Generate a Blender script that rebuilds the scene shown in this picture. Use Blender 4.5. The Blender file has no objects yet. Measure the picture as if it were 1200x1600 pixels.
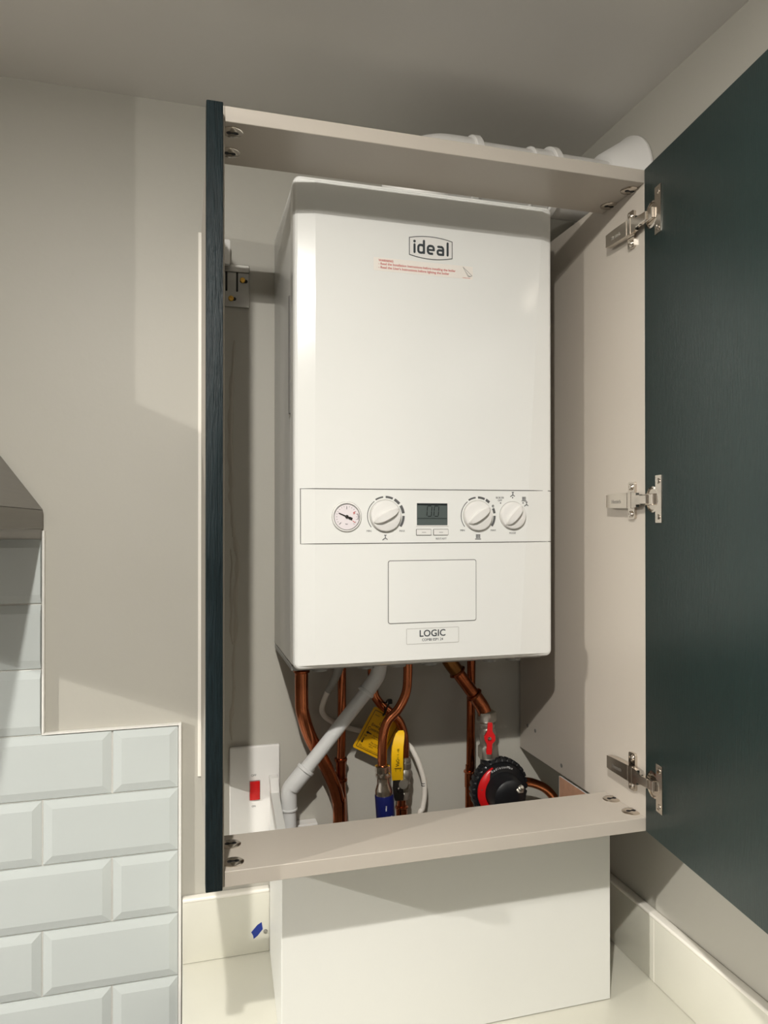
import bpy, bmesh, math, random
from mathutils import Vector, Matrix
random.seed(4)
SC = bpy.context.scene
COL = SC.collection

# ------------------------------------------------------------------ camera
YAW, PITCH = 0.2781, 0.0052
cd = bpy.data.cameras.new('camera'); cam = bpy.data.objects.new('camera', cd); COL.objects.link(cam)
cam.location = (0, -1.2478, 1.6433)
cam.rotation_euler = (math.pi/2 + PITCH, 0.0004, -YAW)
cd.sensor_fit = 'HORIZONTAL'; cd.sensor_width = 36.0
cd.lens = 36.0*1136.5/1200.0
cd.shift_x = -13.73/1200.0; cd.shift_y = 11.31/1200.0
cd.clip_start = 0.02
SC.camera = cam

# ------------------------------------------------------------------ world, lamps, exposure
SC.view_settings.view_transform = 'Standard'
SC.view_settings.look = 'None'
SC.view_settings.gamma = 1.0
SC.view_settings.use_curve_mapping = False
SC.view_settings.exposure = 0.63
w = bpy.data.worlds.new('world'); SC.world = w; w.use_nodes = True
w.node_tree.nodes['Background'].inputs[0].default_value = (1.0, 0.97, 0.93, 1)
w.node_tree.nodes['Background'].inputs[1].default_value = 0.05

def downlight_or_fill(x, y, power, size=0.032, col=(1.0, 0.965, 0.905)):
    l = bpy.data.lights.new('downlight_or_fill', 'AREA'); l.shape = 'DISK'; l.size = size
    l.energy = power; l.color = col
    o = bpy.data.objects.new('downlight_or_fill', l); COL.objects.link(o)
    o.location = (x, y, CEIL-0.02)
    return o
def spill(x, y, power, col=(1.0, 0.965, 0.905)):      # sideways light of the same fitting's bulb
    l = bpy.data.lights.new('lamp_bulb', 'POINT'); l.shadow_soft_size = 0.016; l.energy = power; l.color = col
    o = bpy.data.objects.new('lamp_bulb', l); COL.objects.link(o); o.location = (x, y, CEIL-0.045)
CEIL = 2.3364
downlight_or_fill(-0.107, -1.30, 16.0)          # over the photographer
spill(-0.107, -1.30, 6.0)
spill(-2.60, -1.25, 34.0)
downlight_or_fill(-2.60, -1.25, 80.0)           # same row, further left, beyond the hood
downlight_or_fill(-1.4, -3.1, 5.0, size=0.5, col=(0.86, 0.93, 1.0))  # added cool fill lamp to lift the ambient, not a fitting of the room

# ------------------------------------------------------------------ materials
def lin(c):
    return tuple(((v/255.0)/12.92 if v <= 10 else (((v/255.0)+0.055)/1.055)**2.4) for v in c)
def mat(name, rgb, rough=0.5, metal=0.0, noise=0.03, nscale=8.0, bump=0.0, bscale=60.0, coat=0.0, stretch=None, spec=0.5):
    m = bpy.data.materials.new(name); m.use_nodes = True
    nt = m.node_tree; b = nt.nodes['Principled BSDF']
    c = lin(rgb)
    b.inputs['Roughness'].default_value = rough; b.inputs['Metallic'].default_value = metal
    b.inputs['Coat Weight'].default_value = coat; b.inputs['Coat Roughness'].default_value = 0.08
    b.inputs['Specular IOR Level'].default_value = spec
    tc = nt.nodes.new('ShaderNodeTexCoord'); mp = nt.nodes.new('ShaderNodeMapping')
    nt.links.new(tc.outputs['Object'], mp.inputs[0])
    if stretch: mp.inputs['Scale'].default_value = stretch
    n = nt.nodes.new('ShaderNodeTexNoise'); n.inputs['Scale'].default_value = nscale; n.inputs['Detail'].default_value = 5
    nt.links.new(mp.outputs[0], n.inputs['Vector'])
    r = nt.nodes.new('ShaderNodeValToRGB')
    r.color_ramp.elements[0].position = 0.3; r.color_ramp.elements[1].position = 0.7
    r.color_ramp.elements[0].color = tuple(max(0, v*(1-noise)) for v in c)+(1,)
    r.color_ramp.elements[1].color = tuple(min(1, v*(1+noise)) for v in c)+(1,)
    nt.links.new(n.outputs['Fac'], r.inputs[0]); nt.links.new(r.outputs[0], b.inputs['Base Color'])
    if bump:
        n2 = nt.nodes.new('ShaderNodeTexNoise'); n2.inputs['Scale'].default_value = bscale; n2.inputs['Detail'].default_value = 4
        nt.links.new(mp.outputs[0], n2.inputs['Vector'])
        bp = nt.nodes.new('ShaderNodeBump'); bp.inputs['Strength'].default_value = bump; bp.inputs['Distance'].default_value = 0.002
        nt.links.new(n2.outputs['Fac'], bp.inputs['Height']); nt.links.new(bp.outputs[0], b.inputs['Normal'])
    return m
M = {}
M['wall'] = mat('wall_paint', (180, 177, 167), 0.50, bump=0.10, bscale=90, noise=0.015, nscale=3)
M['farwall'] = mat('far_wall_paint', (138, 136, 134), 0.5, bump=0.1, bscale=90, noise=0.015, nscale=3)
M['ceiling'] = mat('ceiling_paint', (236, 234, 230), 0.6, bump=0.12, bscale=70, noise=0.015, nscale=3)
M['floor'] = mat('floor_boards', (84, 80, 76), 0.4, noise=0.15, nscale=4, stretch=(1, 12, 1))
M['carcass'] = mat('stone_grey_melamine', (180, 172, 161), 0.33, bump=0.03, bscale=400, noise=0.012)
M['green'] = mat('dark_green_paint', (26, 43, 42), 0.36, bump=0.22, bscale=70, noise=0.10, nscale=20, stretch=(14, 14, 0.7))
M['grain'] = mat('dark_green_woodgrain', (17, 28, 31), 0.46, bump=0.9, bscale=60, noise=0.3, nscale=60, stretch=(9, 9, 0.6), spec=0.22)
M['white'] = mat('boiler_white_enamel', (236, 236, 232), 0.16, noise=0.006)
M['whiteside'] = mat('boiler_chassis_white', (222, 222, 218), 0.25, noise=0.01)
M['underside'] = mat('boiler_underside_metal', (150, 150, 146), 0.4, metal=0.4, noise=0.05)
M['plastic'] = mat('white_plastic', (232, 230, 226), 0.3, noise=0.01)
M['pvc'] = mat('white_pvc_pipe', (214, 214, 212), 0.35, noise=0.02, nscale=15)
M['box'] = mat('white_boxing_board', (218, 218, 213), 0.38, noise=0.008)
M['chip'] = mat('raw_chipboard', (196, 150, 122), 0.8, noise=0.10, nscale=60, bump=0.2, bscale=200)
M['worktop'] = mat('cream_worktop', (210, 208, 195), 0.28, noise=0.012, nscale=14)
M['caulk'] = mat('white_sealant', (238, 234, 224), 0.35, noise=0.02)
M['tile'] = mat('white_glazed_tile', (197, 203, 201), 0.10, noise=0.01, coat=0.4, bump=0.02, bscale=12)
M['grout'] = mat('pale_grout', (228, 226, 220), 0.8, noise=0.03, nscale=60)
M['steel'] = mat('brushed_steel', (118, 114, 107), 0.42, metal=0.6, noise=0.05, stretch=(1, 1, 30))
M['chrome'] = mat('chrome', (214, 206, 196), 0.14, metal=1.0, noise=0.03)
M['nickel'] = mat('nickel_plated_brass', (176, 171, 160), 0.38, metal=0.85, noise=0.08, nscale=60)
M['darkmetal'] = mat('dark_metal', (70, 66, 62), 0.3, metal=0.9, noise=0.1)
M['zinc'] = mat('zinc_plate', (158, 156, 150), 0.42, metal=0.85, noise=0.1, nscale=40)
M['brass'] = mat('brass', (212, 170, 84), 0.3, metal=1.0, noise=0.1)
M['oldbrass'] = mat('dull_brass', (128, 88, 48), 0.35, metal=1.0, noise=0.2, nscale=50)
M['copper'] = mat('copper', (186, 110, 74), 0.19, metal=1.0, noise=0.22, nscale=22, bump=0.05, bscale=60)
M['copper2'] = mat('worn_copper', (156, 86, 54), 0.24, metal=1.0, noise=0.3, nscale=40)
M['black'] = mat('black_plastic', (24, 25, 28), 0.33, noise=0.1)
M['matt'] = mat('matt_black', (14, 14, 15), 0.6, noise=0.1)
M['red'] = mat('red_plastic', (206, 22, 26), 0.3, noise=0.05)
M['redsw'] = mat('red_rocker', (196, 16, 16), 0.25, noise=0.03)
M['yellow'] = mat('yellow_plastic', (216, 164, 10), 0.4, noise=0.05)
M['lever'] = mat('yellow_lever_sleeve', (250, 196, 20), 0.38, noise=0.05)
M['blue'] = mat('blue_sleeve', (16, 24, 84), 0.35, noise=0.05)
M['tape'] = mat('blue_tape', (16, 44, 128), 0.6, noise=0.08)
M['ink'] = mat('dark_ink', (52, 58, 62), 0.5, noise=0.02)
M['inkgrey'] = mat('grey_ink', (92, 92, 92), 0.5, noise=0.02)
M['inkred'] = mat('red_ink', (196, 76, 70), 0.5, noise=0.02)
M['inkblack'] = mat('black_ink', (26, 20, 14), 0.5, noise=0.02)
M['inkwhite'] = mat('white_ink', (226, 226, 226), 0.5, noise=0.02)
M['seam'] = mat('shadow_gap_grey', (110, 108, 104), 0.6, noise=0.02)
M['seamlight'] = mat('embossed_line_grey', (184, 182, 176), 0.5, noise=0.02)
M['lcd'] = mat('lcd_screen', (88, 96, 94), 0.12, noise=0.02, coat=0.5)
M['lcddark'] = mat('lcd_segment', (22, 26, 28), 0.3, noise=0.02)
M['dial'] = mat('gauge_face', (236, 228, 230), 0.3, noise=0.01)
M['sticker'] = mat('pale_sticker', (240, 234, 226), 0.35, noise=0.008)
M['cable'] = mat('white_cable', (226, 220, 210), 0.4, noise=0.02)
M['tube'] = mat('grey_tube', (150, 148, 142), 0.4, noise=0.06, nscale=40)
M['filler'] = mat('dried_filler', (176, 170, 158), 0.35, noise=0.02)

# ------------------------------------------------------------------ builders
def obj(name, bm, material, parent=None, smooth=35, label=None):
    me = bpy.data.meshes.new(name); bmesh.ops.recalc_face_normals(bm, faces=bm.faces[:]); bm.to_mesh(me); bm.free()
    mats = material if isinstance(material, (list, tuple)) else [material]
    for m in mats: me.materials.append(M[m] if isinstance(m, str) else m)
    if smooth:
        for p in me.polygons: p.use_smooth = True
        me.set_sharp_from_angle(angle=math.radians(smooth))
    o = bpy.data.objects.new(name, me); COL.objects.link(o)
    if parent is not None:
        o.parent = parent
        o.location = -world_loc(parent)
    if label: o['label'] = label
    return o
def world_loc(o):
    v = Vector(o.location)
    while o.parent: o = o.parent; v += Vector(o.location)
    return v
def tag(o, label, cat, group=None):
    o['label'] = label; o['category'] = cat
    if group: o['group'] = group
    return o
def thing(name, label, cat, loc=(0, 0, 0), group=None):
    o = bpy.data.objects.new(name, None); COL.objects.link(o); o.location = loc; o.empty_display_size = 0.03
    return tag(o, label, cat, group)
def struct(name, bm, m, smooth=35):
    o = obj(name, bm, m, None, smooth); o['kind'] = 'structure'; return o
def bx(bm, a, b, bev=0.0, seg=2, mi=0, mx=None):
    x0, y0, z0 = (min(a[i], b[i]) for i in range(3)); x1, y1, z1 = (max(a[i], b[i]) for i in range(3))
    r = bmesh.ops.create_cube(bm, size=1.0)
    vs = r['verts']
    for v in vs:
        v.co = Vector((x0+(v.co.x+.5)*(x1-x0), y0+(v.co.y+.5)*(y1-y0), z0+(v.co.z+.5)*(z1-z0)))
    fs = set(f for v in vs for f in v.link_faces)
    if bev:
        es = list(set(e for v in vs for e in v.link_edges))
        g = bmesh.ops.bevel(bm, geom=es, offset=bev, segments=seg, affect='EDGES', profile=0.5)
        fs = set(g['faces']); vs = list(set(v for f in fs for v in f.verts))
        todo = list(vs)
        seen = set(vs)
        while todo:
            v = todo.pop()
            for e in v.link_edges:
                o = e.other_vert(v)
                if o not in seen: seen.add(o); todo.append(o)
        vs = list(seen); fs = set(f for v in vs for f in v.link_faces)
    for f in fs: f.material_index = mi
    if mx is not None:
        for v in vs: v.co = mx @ v.co
    return vs
def box(a, b, bev=0.0, seg=2):
    bm = bmesh.new(); bx(bm, a, b, bev, seg); return bm
def lathe(bm, prof, origin, axis, n=40, mi=0, hexa=None, cap=True):
    """prof: list of (radius, distance along axis); hexa: set of profile indices with six sides"""
    A = Vector(axis).normalized(); o = Vector(origin)
    t = Vector((0, 0, 1)) if abs(A.z) < 0.9 else Vector((1, 0, 0))
    U = A.cross(t).normalized(); V = A.cross(U)
    rings = []
    for k, (r, d) in enumerate(prof):
        ring = []
        for i in range(n):
            a = 2*math.pi*i/n
            rr = r
            if hexa and k in hexa:
                b = (a % (math.pi/3))-math.pi/6
                rr = r*math.cos(math.pi/6)/math.cos(b)
            ring.append(bm.verts.new(o+A*d+(U*math.cos(a)+V*math.sin(a))*rr))
        rings.append(ring)
    for r0, r1 in zip(rings[:-1], rings[1:]):
        for i in range(n):
            f = bm.faces.new((r0[i], r0[(i+1) % n], r1[(i+1) % n], r1[i])); f.material_index = mi
    if cap:
        for r in (rings[0], rings[-1]):
            f = bm.faces.new(r); f.material_index = mi
    return bm
def smoothpath(pts, n=10):
    P = [Vector(p) for p in pts]; out = []
    for i in range(len(P)-1):
        p0 = P[i-1] if i else P[0]*2-P[1]
        p1, p2 = P[i], P[i+1]
        p3 = P[i+2] if i+2 < len(P) else P[-1]*2-P[-2]
        for k in range(n):
            t = k/n
            out.append(0.5*((2*p1)+(p2-p0)*t+(2*p0-5*p1+4*p2-p3)*t*t+(3*p1-p0-3*p2+p3)*t**3))
    out.append(P[-1]); return out
def tube(bm, pts, r, n=20, mi=0, smooth=True, sub=8):
    P = smoothpath(pts, sub) if smooth else [Vector(p) for p in pts]
    T = [(P[min(i+1, len(P)-1)]-P[max(i-1, 0)]).normalized() for i in range(len(P))]
    t = Vector((0, 1, 0)) if abs(T[0].y) < 0.9 else Vector((1, 0, 0))
    U = T[0].cross(t).normalized(); rings = []
    for i, p in enumerate(P):
        U = (U-T[i]*U.dot(T[i])).normalized(); V = T[i].cross(U)
        rr = r[min(int(i*len(r)/len(P)), len(r)-1)] if isinstance(r, (list, tuple)) else r
        rings.append([bm.verts.new(p+(U*math.cos(2*math.pi*k/n)+V*math.sin(2*math.pi*k/n))*rr) for k in range(n)])
    for a, b in zip(rings[:-1], rings[1:]):
        for k in range(n):
            bm.faces.new((a[k], a[(k+1) % n], b[(k+1) % n], b[k])).material_index = mi
    for rg in (rings[0], rings[-1]): bm.faces.new(rg).material_index = mi
    return bm
def prism(bm, poly, o, U, V, depth, mi=0):
    """flat polygon poly (u,v) on plane through o, extruded by depth along U x V"""
    o, U, V = Vector(o), Vector(U).normalized(), Vector(V).normalized(); N = U.cross(V)
    a = [bm.verts.new(o+U*u+V*v) for u, v in poly]; b = [bm.verts.new(o+U*u+V*v+N*depth) for u, v in poly]
    fs = [bm.faces.new(a), bm.faces.new(b)]
    for i in range(len(poly)):
        j = (i+1) % len(poly); fs.append(bm.faces.new((a[i], a[j], b[j], b[i])))
    for f in fs: f.material_index = mi
    return a+b
def rrect(w, h, r, n=5, cx=0, cy=0):
    out = []
    for sx, sy, a0 in ((1, 1, 0), (-1, 1, 90), (-1, -1, 180), (1, -1, 270)):
        for k in range(n+1):
            a = math.radians(a0+90*k/n); out.append((cx+sx*(w/2-r)+r*math.cos(a), cy+sy*(h/2-r)+r*math.sin(a)))
    return out
LAYER = [0]
def outline(bm, poly, o, U, V, lw, depth=0.0004, closed=True, mi=0):
    """a thin raised line with mitred corners that follows poly"""
    P = [Vector(p) for p in poly]; Q = [P[0]]
    for p in P[1:]:
        if (p-Q[-1]).length > 1e-6: Q.append(p)
    if closed and (Q[0]-Q[-1]).length < 1e-6: Q.pop()
    n = len(Q); LAYER[0] = (LAYER[0]+1) % 9; depth = depth*(1+.03*LAYER[0])
    if n < 2: return
    A, B = [], []
    for i in range(n):
        a = Q[(i-1) % n] if (closed or i > 0) else None; b = Q[(i+1) % n] if (closed or i < n-1) else None
        d1 = (Q[i]-a).normalized() if a is not None else (b-Q[i]).normalized()
        d2 = (b-Q[i]).normalized() if b is not None else d1
        n1 = Vector((-d1.y, d1.x)); n2 = Vector((-d2.y, d2.x)); m = n1+n2
        m = m.normalized() if m.length > 1e-6 else n1
        k = min(2.5, 1/max(.3, m.dot(n1)))
        A.append(Q[i]+m*k*lw/2); B.append(Q[i]-m*k*lw/2)
    o, U, V = Vector(o), Vector(U).normalized(), Vector(V).normalized(); N = U.cross(V)
    mk = lambda p, d: bm.verts.new(o+U*p.x+V*p.y+N*d)
    a0 = [mk(p, 0) for p in A]; b0 = [mk(p, 0) for p in B]; a1 = [mk(p, depth) for p in A]; b1 = [mk(p, depth) for p in B]
    fs = []
    for i in range(n if closed else n-1):
        j = (i+1) % n
        fs += [bm.faces.new((a1[i], a1[j], b1[j], b1[i])), bm.faces.new((a0[i], a0[j], a1[j], a1[i])), bm.faces.new((b0[i], b0[j], b1[j], b1[i])), bm.faces.new((a0[i], a0[j], b0[j], b0[i]))]
    if not closed:
        for k in (0, -1): fs.append(bm.faces.new((a0[k], a1[k], b1[k], b0[k])))
    for f in fs: f.material_index = mi
def text_bm(bm, s, c, U, V, w=None, h=None, thick=0.0003, mi=0, spacing=1.0, offset=0.0, em=None):
    cu = bpy.data.curves.new('text', 'FONT'); cu.body = s; cu.align_x = 'CENTER'; cu.align_y = 'CENTER' if not em else 'BOTTOM_BASELINE'
    cu.extrude = 0.0; cu.space_character = spacing; cu.offset = offset; cu.resolution_u = 3
    o = bpy.data.objects.new('text', cu); COL.objects.link(o)
    dg = bpy.context.evaluated_depsgraph_get(); dg.update()
    me = bpy.data.meshes.new_from_object(o.evaluated_get(dg))
    xs = [v.co.x for v in me.vertices]; ys = [v.co.y for v in me.vertices]
    W, H = max(xs)-min(xs), max(ys)-min(ys); mx, my = (max(xs)+min(xs))/2, (max(ys)+min(ys))/2
    if em: cu_y = 0
    sx = em if em else (w/W if w else h/H); sy = em if em else (h/H if h else sx)
    if em: my = ZERO_BASE
    c, U, V = Vector(c), Vector(U).normalized(), Vector(V).normalized(); N = U.cross(V)
    base = len(bm.verts)
    t = bmesh.new(); t.from_mesh(me)
    r = bmesh.ops.extrude_face_region(t, geom=t.faces[:])
    up = set(g for g in r['geom'] if isinstance(g, bmesh.types.BMVert))
    for v in t.verts:
        d = thick if v in up else 0
        v.co = c+U*((v.co.x-mx)*sx)+V*((v.co.y-my)*sy)+N*d
    for f in t.faces: f.material_index = mi
    tm = bpy.data.meshes.new('t'); t.to_mesh(tm); t.free()
    mi0 = [p.material_index for p in tm.polygons]
    bm.from_mesh(tm)
    bpy.data.objects.remove(o); bpy.data.curves.remove(cu); bpy.data.meshes.remove(me); bpy.data.meshes.remove(tm)
    return bm
ZERO_BASE = 0.0
X, Y, Z = Vector((1, 0, 0)), Vector((0, 1, 0)), Vector((0, 0, 1))

# ------------------------------------------------------------------ the room
XR, XL, YF, WT = 0.7188, -3.9, -3.7, 0.926
struct('wall_back', box((XL, 0, 0), (XR+.1, .1, CEIL)), 'wall')
struct('wall_right', box((XR, YF, 0), (XR+.1, 0, CEIL)), 'wall')
struct('wall_left', box((XL-.1, YF, 0), (XL, .1, CEIL)), 'farwall')
struct('wall_front', box((XL-.1, YF-.1, 0), (XR+.1, YF, CEIL)), 'farwall')
struct('ceiling', box((XL-.1, YF-.1, CEIL), (XR+.1, .1, CEIL+.1)), 'ceiling')
struct('floor', box((XL-.1, YF-.1, -.1), (XR+.1, .1, 0)), 'floor')

# tiled splashback: bevelled brick tiles, stepped outline
def tiles():
    bm = bmesh.new()
    TH, TW, g, bv = 0.1019, 0.2035, 0.0028, 0.013
    bot = WT-.13
    bx(bm, (-1.45, -.0035, bot), (-.0105, -.0005, 1.312), mi=1)
    bx(bm, (-1.45, -.0035, 1.31), (-.2160, -.0005, 1.6340), mi=1)
    def tile(x0, x1, z0, z1, bl=True, br=True):
        x0 += g/2; x1 -= g/2; z0 += g/2; z1 -= g/2
        if x1-x0 < .02 or z1-z0 < .02: return
        l = bv if bl else 0.001; r = bv if br else 0.001
        pts = []
        for (a, b, c, d, y) in ((x0, x1, z0, z1, -.003), (x0, x1, z0, z1, -.0066), (x0+l, x1-r, z0+bv, z1-bv, -.0100)):
            pts.append([bm.verts.new((p, y, q)) for p, q in ((a, c), (b, c), (b, d), (a, d))])
        for u, v in zip(pts[:-1], pts[1:]):
            for i in range(4): bm.faces.new((u[i], u[(i+1) % 4], v[(i+1) % 4], v[i]))
        bm.faces.new(pts[-1]); bm.faces.new(pts[0][::-1])
    for r in range(-6, 6):
        z1 = 1.3138-r*TH; z0 = z1-TH
        if z0 > 1.60: continue
        z1 = min(z1, 1.6345)
        xr = -.0096 if r >= 0 else -.2142
        z0c = max(z0, bot)
        odd = (r % 2 == 0)
        x = -.0096+0.0
        edges = [-.0096]
        x = -.0096-(TW/2 if odd else TW)
        while x > -1.45: edges.append(x); x -= TW
        edges.append(-1.45)
        for a, b in zip(edges[1:], edges[:-1]):
            b2 = min(b, xr)
            if a < b2-.02: tile(a, b2, z0c, z1, br=not (abs(b2-b) > 1e-4 or False))
    # plastic edge trim along the cut edges
    bx(bm, (-.0098, -.0105, WT-.13), (-.0052, -.0005, 1.3165), .0008, 1, mi=1)
    bx(bm, (-.2142, -.0100, 1.3138), (-.0098, -.0005, 1.3160), 0, mi=1)
    bx(bm, (-.2142, -.0105, 1.316), (-.2105, -.0005, 1.632), .0008, 1, mi=1)
    return bm
t = obj('tiled_splashback', tiles(), ['tile', 'grout'], smooth=10)
tag(t, 'white brick tile splashback with a stepped edge, at lower left', 'tiles')

# worktop, upstands
bm = box((-.0035, -.62, WT-.04), (XR-.0005, -.0005, WT), .0015, 2)
tag(obj('worktop', bm, 'worktop'), 'cream laminate worktop under the white pipe boxing', 'worktop')
bm = box((-.0035, -.0150, WT+.0003), (.1372, -.0005, WT+.1), .0012)
bx(bm, (-.0035, -.0160, WT+.0985), (.1372, -.0005, WT+.1050), .0025, 3, mi=1)
u1 = obj('worktop_upstand', bm, ['worktop', 'caulk'])
tag(u1, 'short cream upstand on the left wall beside the boxing, with blue tape on it', 'upstand')
bm = box((XR-.0150, -.70, WT+.0003), (XR-.0005, -.0160, WT+.1), .0012)
bx(bm, (XR-.0160, -.70, WT+.0985), (XR-.0005, -.0160, WT+.1050), .0025, 3, mi=1)
bx(bm, (XR-.0153, -.2655, WT+.0003), (XR-.0140, -.2645, WT+.099), mi=1)
u2 = obj('worktop_upstand', bm, ['worktop', 'caulk'])
tag(u2, 'long cream upstand along the right wall, under the green door', 'upstand')
bm = bmesh.new()
prism(bm, [(-.0090, -.0005), (.0010, .0100), (.0082, .0140), (.0100, .0020), (.0012, -.0080), (-.0050, -.0120), (-.0060, -.0060)], (.1155, -.0151, .9625), X, Z, .0003)
tag(obj('tape_piece', bm, 'tape'), 'small torn piece of blue tape stuck on the left upstand', 'tape')
bm = bmesh.new(); lathe(bm, [(.0036, 0), (.003, .002), (.001, .0028)], (.1300, -.0150, .9600), (0, -1, 0), 16)
tag(obj('screw_plug', bm, 'zinc'), 'tiny grey screw head on the left upstand, right of the blue tape', 'screw')

# boxing below the cabinet
t = thing('pipe_boxing', 'white box boarding standing on the worktop, hiding the pipes', 'boxing', (.37, -.15, WT+.0005))
ZB = 1.2235
obj('front_board', box((.1230, -.2810, WT+.001), (.6165, -.2660, ZB), .0008, 1), 'box', t)
bm = box((.1245, -.2658, WT+.001), (.1385, -.0160, 1.195), .0008, 1)
for v in bm.verts: v.co.x += .0125*(v.co.y+.2658)/.25
obj('side_board', bm, 'box', t)
bm = bmesh.new(); bx(bm, (.6040, -.2658, WT+.010), (.6160, -.1500, 1.219), mi=0); bx(bm, (.6034, -.2658, WT+.010), (.6040, -.1502, 1.219), mi=1)
bx(bm, (.6034, -.1502, WT+.010), (.6160, -.1490, 1.219), mi=0)
obj('side_board', bm, ['box', 'chip'], t, label='white board with a raw brown inner face')

# ------------------------------------------------------------------ wall cabinet
XI0, XI1, CT, CB, CF = 0.0434, 0.6020, 2.125, 1.225, -0.3903
cab = thing('wall_cabinet', 'stone grey wall cabinet with dark green door open around the boiler', 'cabinet', (.32, -.2, CB))
obj('side_panel', box((XI0-.018, CF, CB), (XI0, -.0045, CT), .0006, 1), 'carcass', cab)
bm = box((XI1, CF, CB), (XI1+.018, -.0045, CT), .0006, 1)
sp = obj('side_panel', bm, 'carcass', cab)
for y, z in ((-.0355, 1.2729), (-.0658, 1.2719), (-.1601, 1.2400)):
    bm = bmesh.new(); lathe(bm, [(.0034, 0), (.0034, .0004), (.0018, .0006)], (XI1, y, z), (-1, 0, 0), 14)
    obj('pin_hole', bm, 'seam', sp)
bt = obj('top_rail', box((XI0+.0002, CF, CT-.018), (XI1-.0002, CF+.1035, CT), .0006, 1), 'carcass', cab)
bb = obj('bottom_rail', box((XI0+.0002, CF, CB), (XI1-.0002, CF+.1000, CB+.018), .0006, 1), 'carcass', cab)
def cam_fit(x, y, z, s, rail, side):
    bm = bmesh.new()
    lathe(bm, [(.0125, 0), (.0125, .0008), (.0112, .0016), (.0020, .0016)], (x, y, z), (0, 0, s), 32, mi=0)
    for q in (-1, 1):
        lathe(bm, [(.0030, .0015), (.0030, .0019)], (x+q*.0042, y, z), (0, 0, s), 12, mi=1)
    bx(bm, (x-.0040, y-.0014, z+s*.0015), (x+.0040, y+.0014, z+s*.0019), mi=1)
    x2 = XI0 if side < 0 else XI1
    bx(bm, (x+side*.008, y-.0050, z), (x2, y+.0050, z+s*.0009), mi=0)
    obj('cam_fitting', bm, ['chrome', 'matt'], rail)
for x, y, sd in ((.0535, -.3690, -1), (.0535, -.3195, -1), (.5950, -.3660, 1), (.5950, -.3150, 1)):
    cam_fit(x, y, CT-.018, -1, bt, sd)
for x, y, sd in ((.0550, -.3690, -1), (.0550, -.3195, -1), (.5945, -.3670, 1), (.5945, -.3195, 1)):
    cam_fit(x, y, CB+.018, 1, bb, sd)
obj('front_filler', box((.0222, -.4120, 1.2320), (.0408, CF-.0006, 2.1170), .0012, 2), 'grain', cab, label='narrow dark green woodgrain filler')
obj('scribe_strip', box((.0205, -.0045, CB), (.0262, -.0006, CT), .0008, 1), 'caulk', cab, label='thin white strip')
bm = bmesh.new()
prism(bm, rrect(.010, .040, .003), (.0655, -.0190, 2.0885), X, Z, .010)
obj('hanger_hook', bm, 'plastic', cab)
# the open door
DA = -.1286; DD = Vector((math.sin(DA), -math.cos(DA), 0)); DN = Vector((-DD.y, DD.x, 0))   # DN points to +x side (outer face)
if DN.x < 0: DN = -DN
D0 = Vector((.5986, -.3945, 0))
def dm():
    return Matrix(((DD.x, DN.x, 0, D0.x), (DD.y, DN.y, 0, D0.y), (0, 0, 1, 0), (0, 0, 0, 1)))
bm = bmesh.new(); bx(bm, (0, 0, CB+.002), (.596, .020, CT-.002), .0010, 2, mx=dm())
obj('door', bm, 'green', cab, label='dark green painted door, open')

def hinge(z, tilt):
    # arm on the side panel
    r = bmesh.new()
    prof = [(0, -.0088), (0, .0088), (.012, .0098), (.044, .0106), (.060, .0112), (.060, -.0112), (.044, -.0106), (.012, -.0098)]
    prism(r, [(-.3165-u, v+z) for u, v in prof], (XI1-.0050, 0, 0), Y, Z, -.0085)
    # bent end link
    for v in prism(r, [(-.3745, z-.0112), (-.3745, z+.0112), (-.3880, z+.0098), (-.3880, z-.0098)], (XI1-.0080, 0, 0), Y, Z, -.0050): pass
    bx(r, (XI1-.0135, -.3980, z-.0070), (XI1-.0085, -.3870, z+.0070), .0008, 1)
    bx(r, (XI1-.0140, -.4120, z-.0062), (XI1-.0070, -.3960, z+.0062), .0008, 1)
    bx(r, (XI1-.0142, -.3685, z-.0104), (XI1-.0132, -.3650, z+.0104), .0003, 1)
    h = obj('hinge', r, 'chrome', cab)
    tb = bmesh.new(); text_bm(tb, 'Hettich', (XI1-.01355, -.3420, z-.001), (0, -1, 0), Z, w=.022)
    obj('embossed_lettering', tb, 'zinc', h)
    p = bmesh.new()
    prism(p, rrect(.0150, .052, .003, cx=-.3640, cy=z), (XI1, 0, 0), Y, Z, -.0040)
    bx(p, (XI1-.0060, -.3740, z-.008), (XI1, -.330, z+.008), .0008, 1)
    pl = obj('mounting_plate', p, 'chrome', h)
    for q in (-1, 1):
        sc = bmesh.new()
        lathe(sc, [(.0048, 0), (.0048, .001), (.0030, .0022), (.0008, .0012)], (XI1-.0040, -.3640, z+q*.0190), (-1, 0, 0), 20)
        obj('plate_screw', sc, 'chrome', h)
    # cup plate on the door
    m = dm(); c = bmesh.new()
    vs = prism(c, rrect(.0155, .062, .0008, cx=.0385, cy=z), (0, 0, 0), X, Z, .0016)   # prism extrudes along X x Z = -Y
    n = len(c.verts)
    lathe(c, [(.0175, -.0), (.0175, .0012), (.0150, .0020), (.0140, .0006)], (.0225, 0, z), (0, -1, 0), 36)
    bx(c, (.0100, -.0060, z-.0075), (.0300, -.0005, z+.0075), .001, 1)
    for v in c.verts: v.co = m @ v.co
    obj('cup_plate', c, 'chrome', h)
    for q in (-1, 1):
        s2 = bmesh.new()
        lathe(s2, [(.0038, 0), (.0034, .0012), (.0010, .0006)], (.0385, -.0016, z+q*.0235), (0, -1, 0), 18)
        for v in s2.verts: v.co = m @ v.co
        obj('cup_screw', s2, 'chrome', h)
    return h
for z, tl in ((2.0525, 0), (1.6745, 0), (1.2975, 0)): hinge(z, tl)

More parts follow.
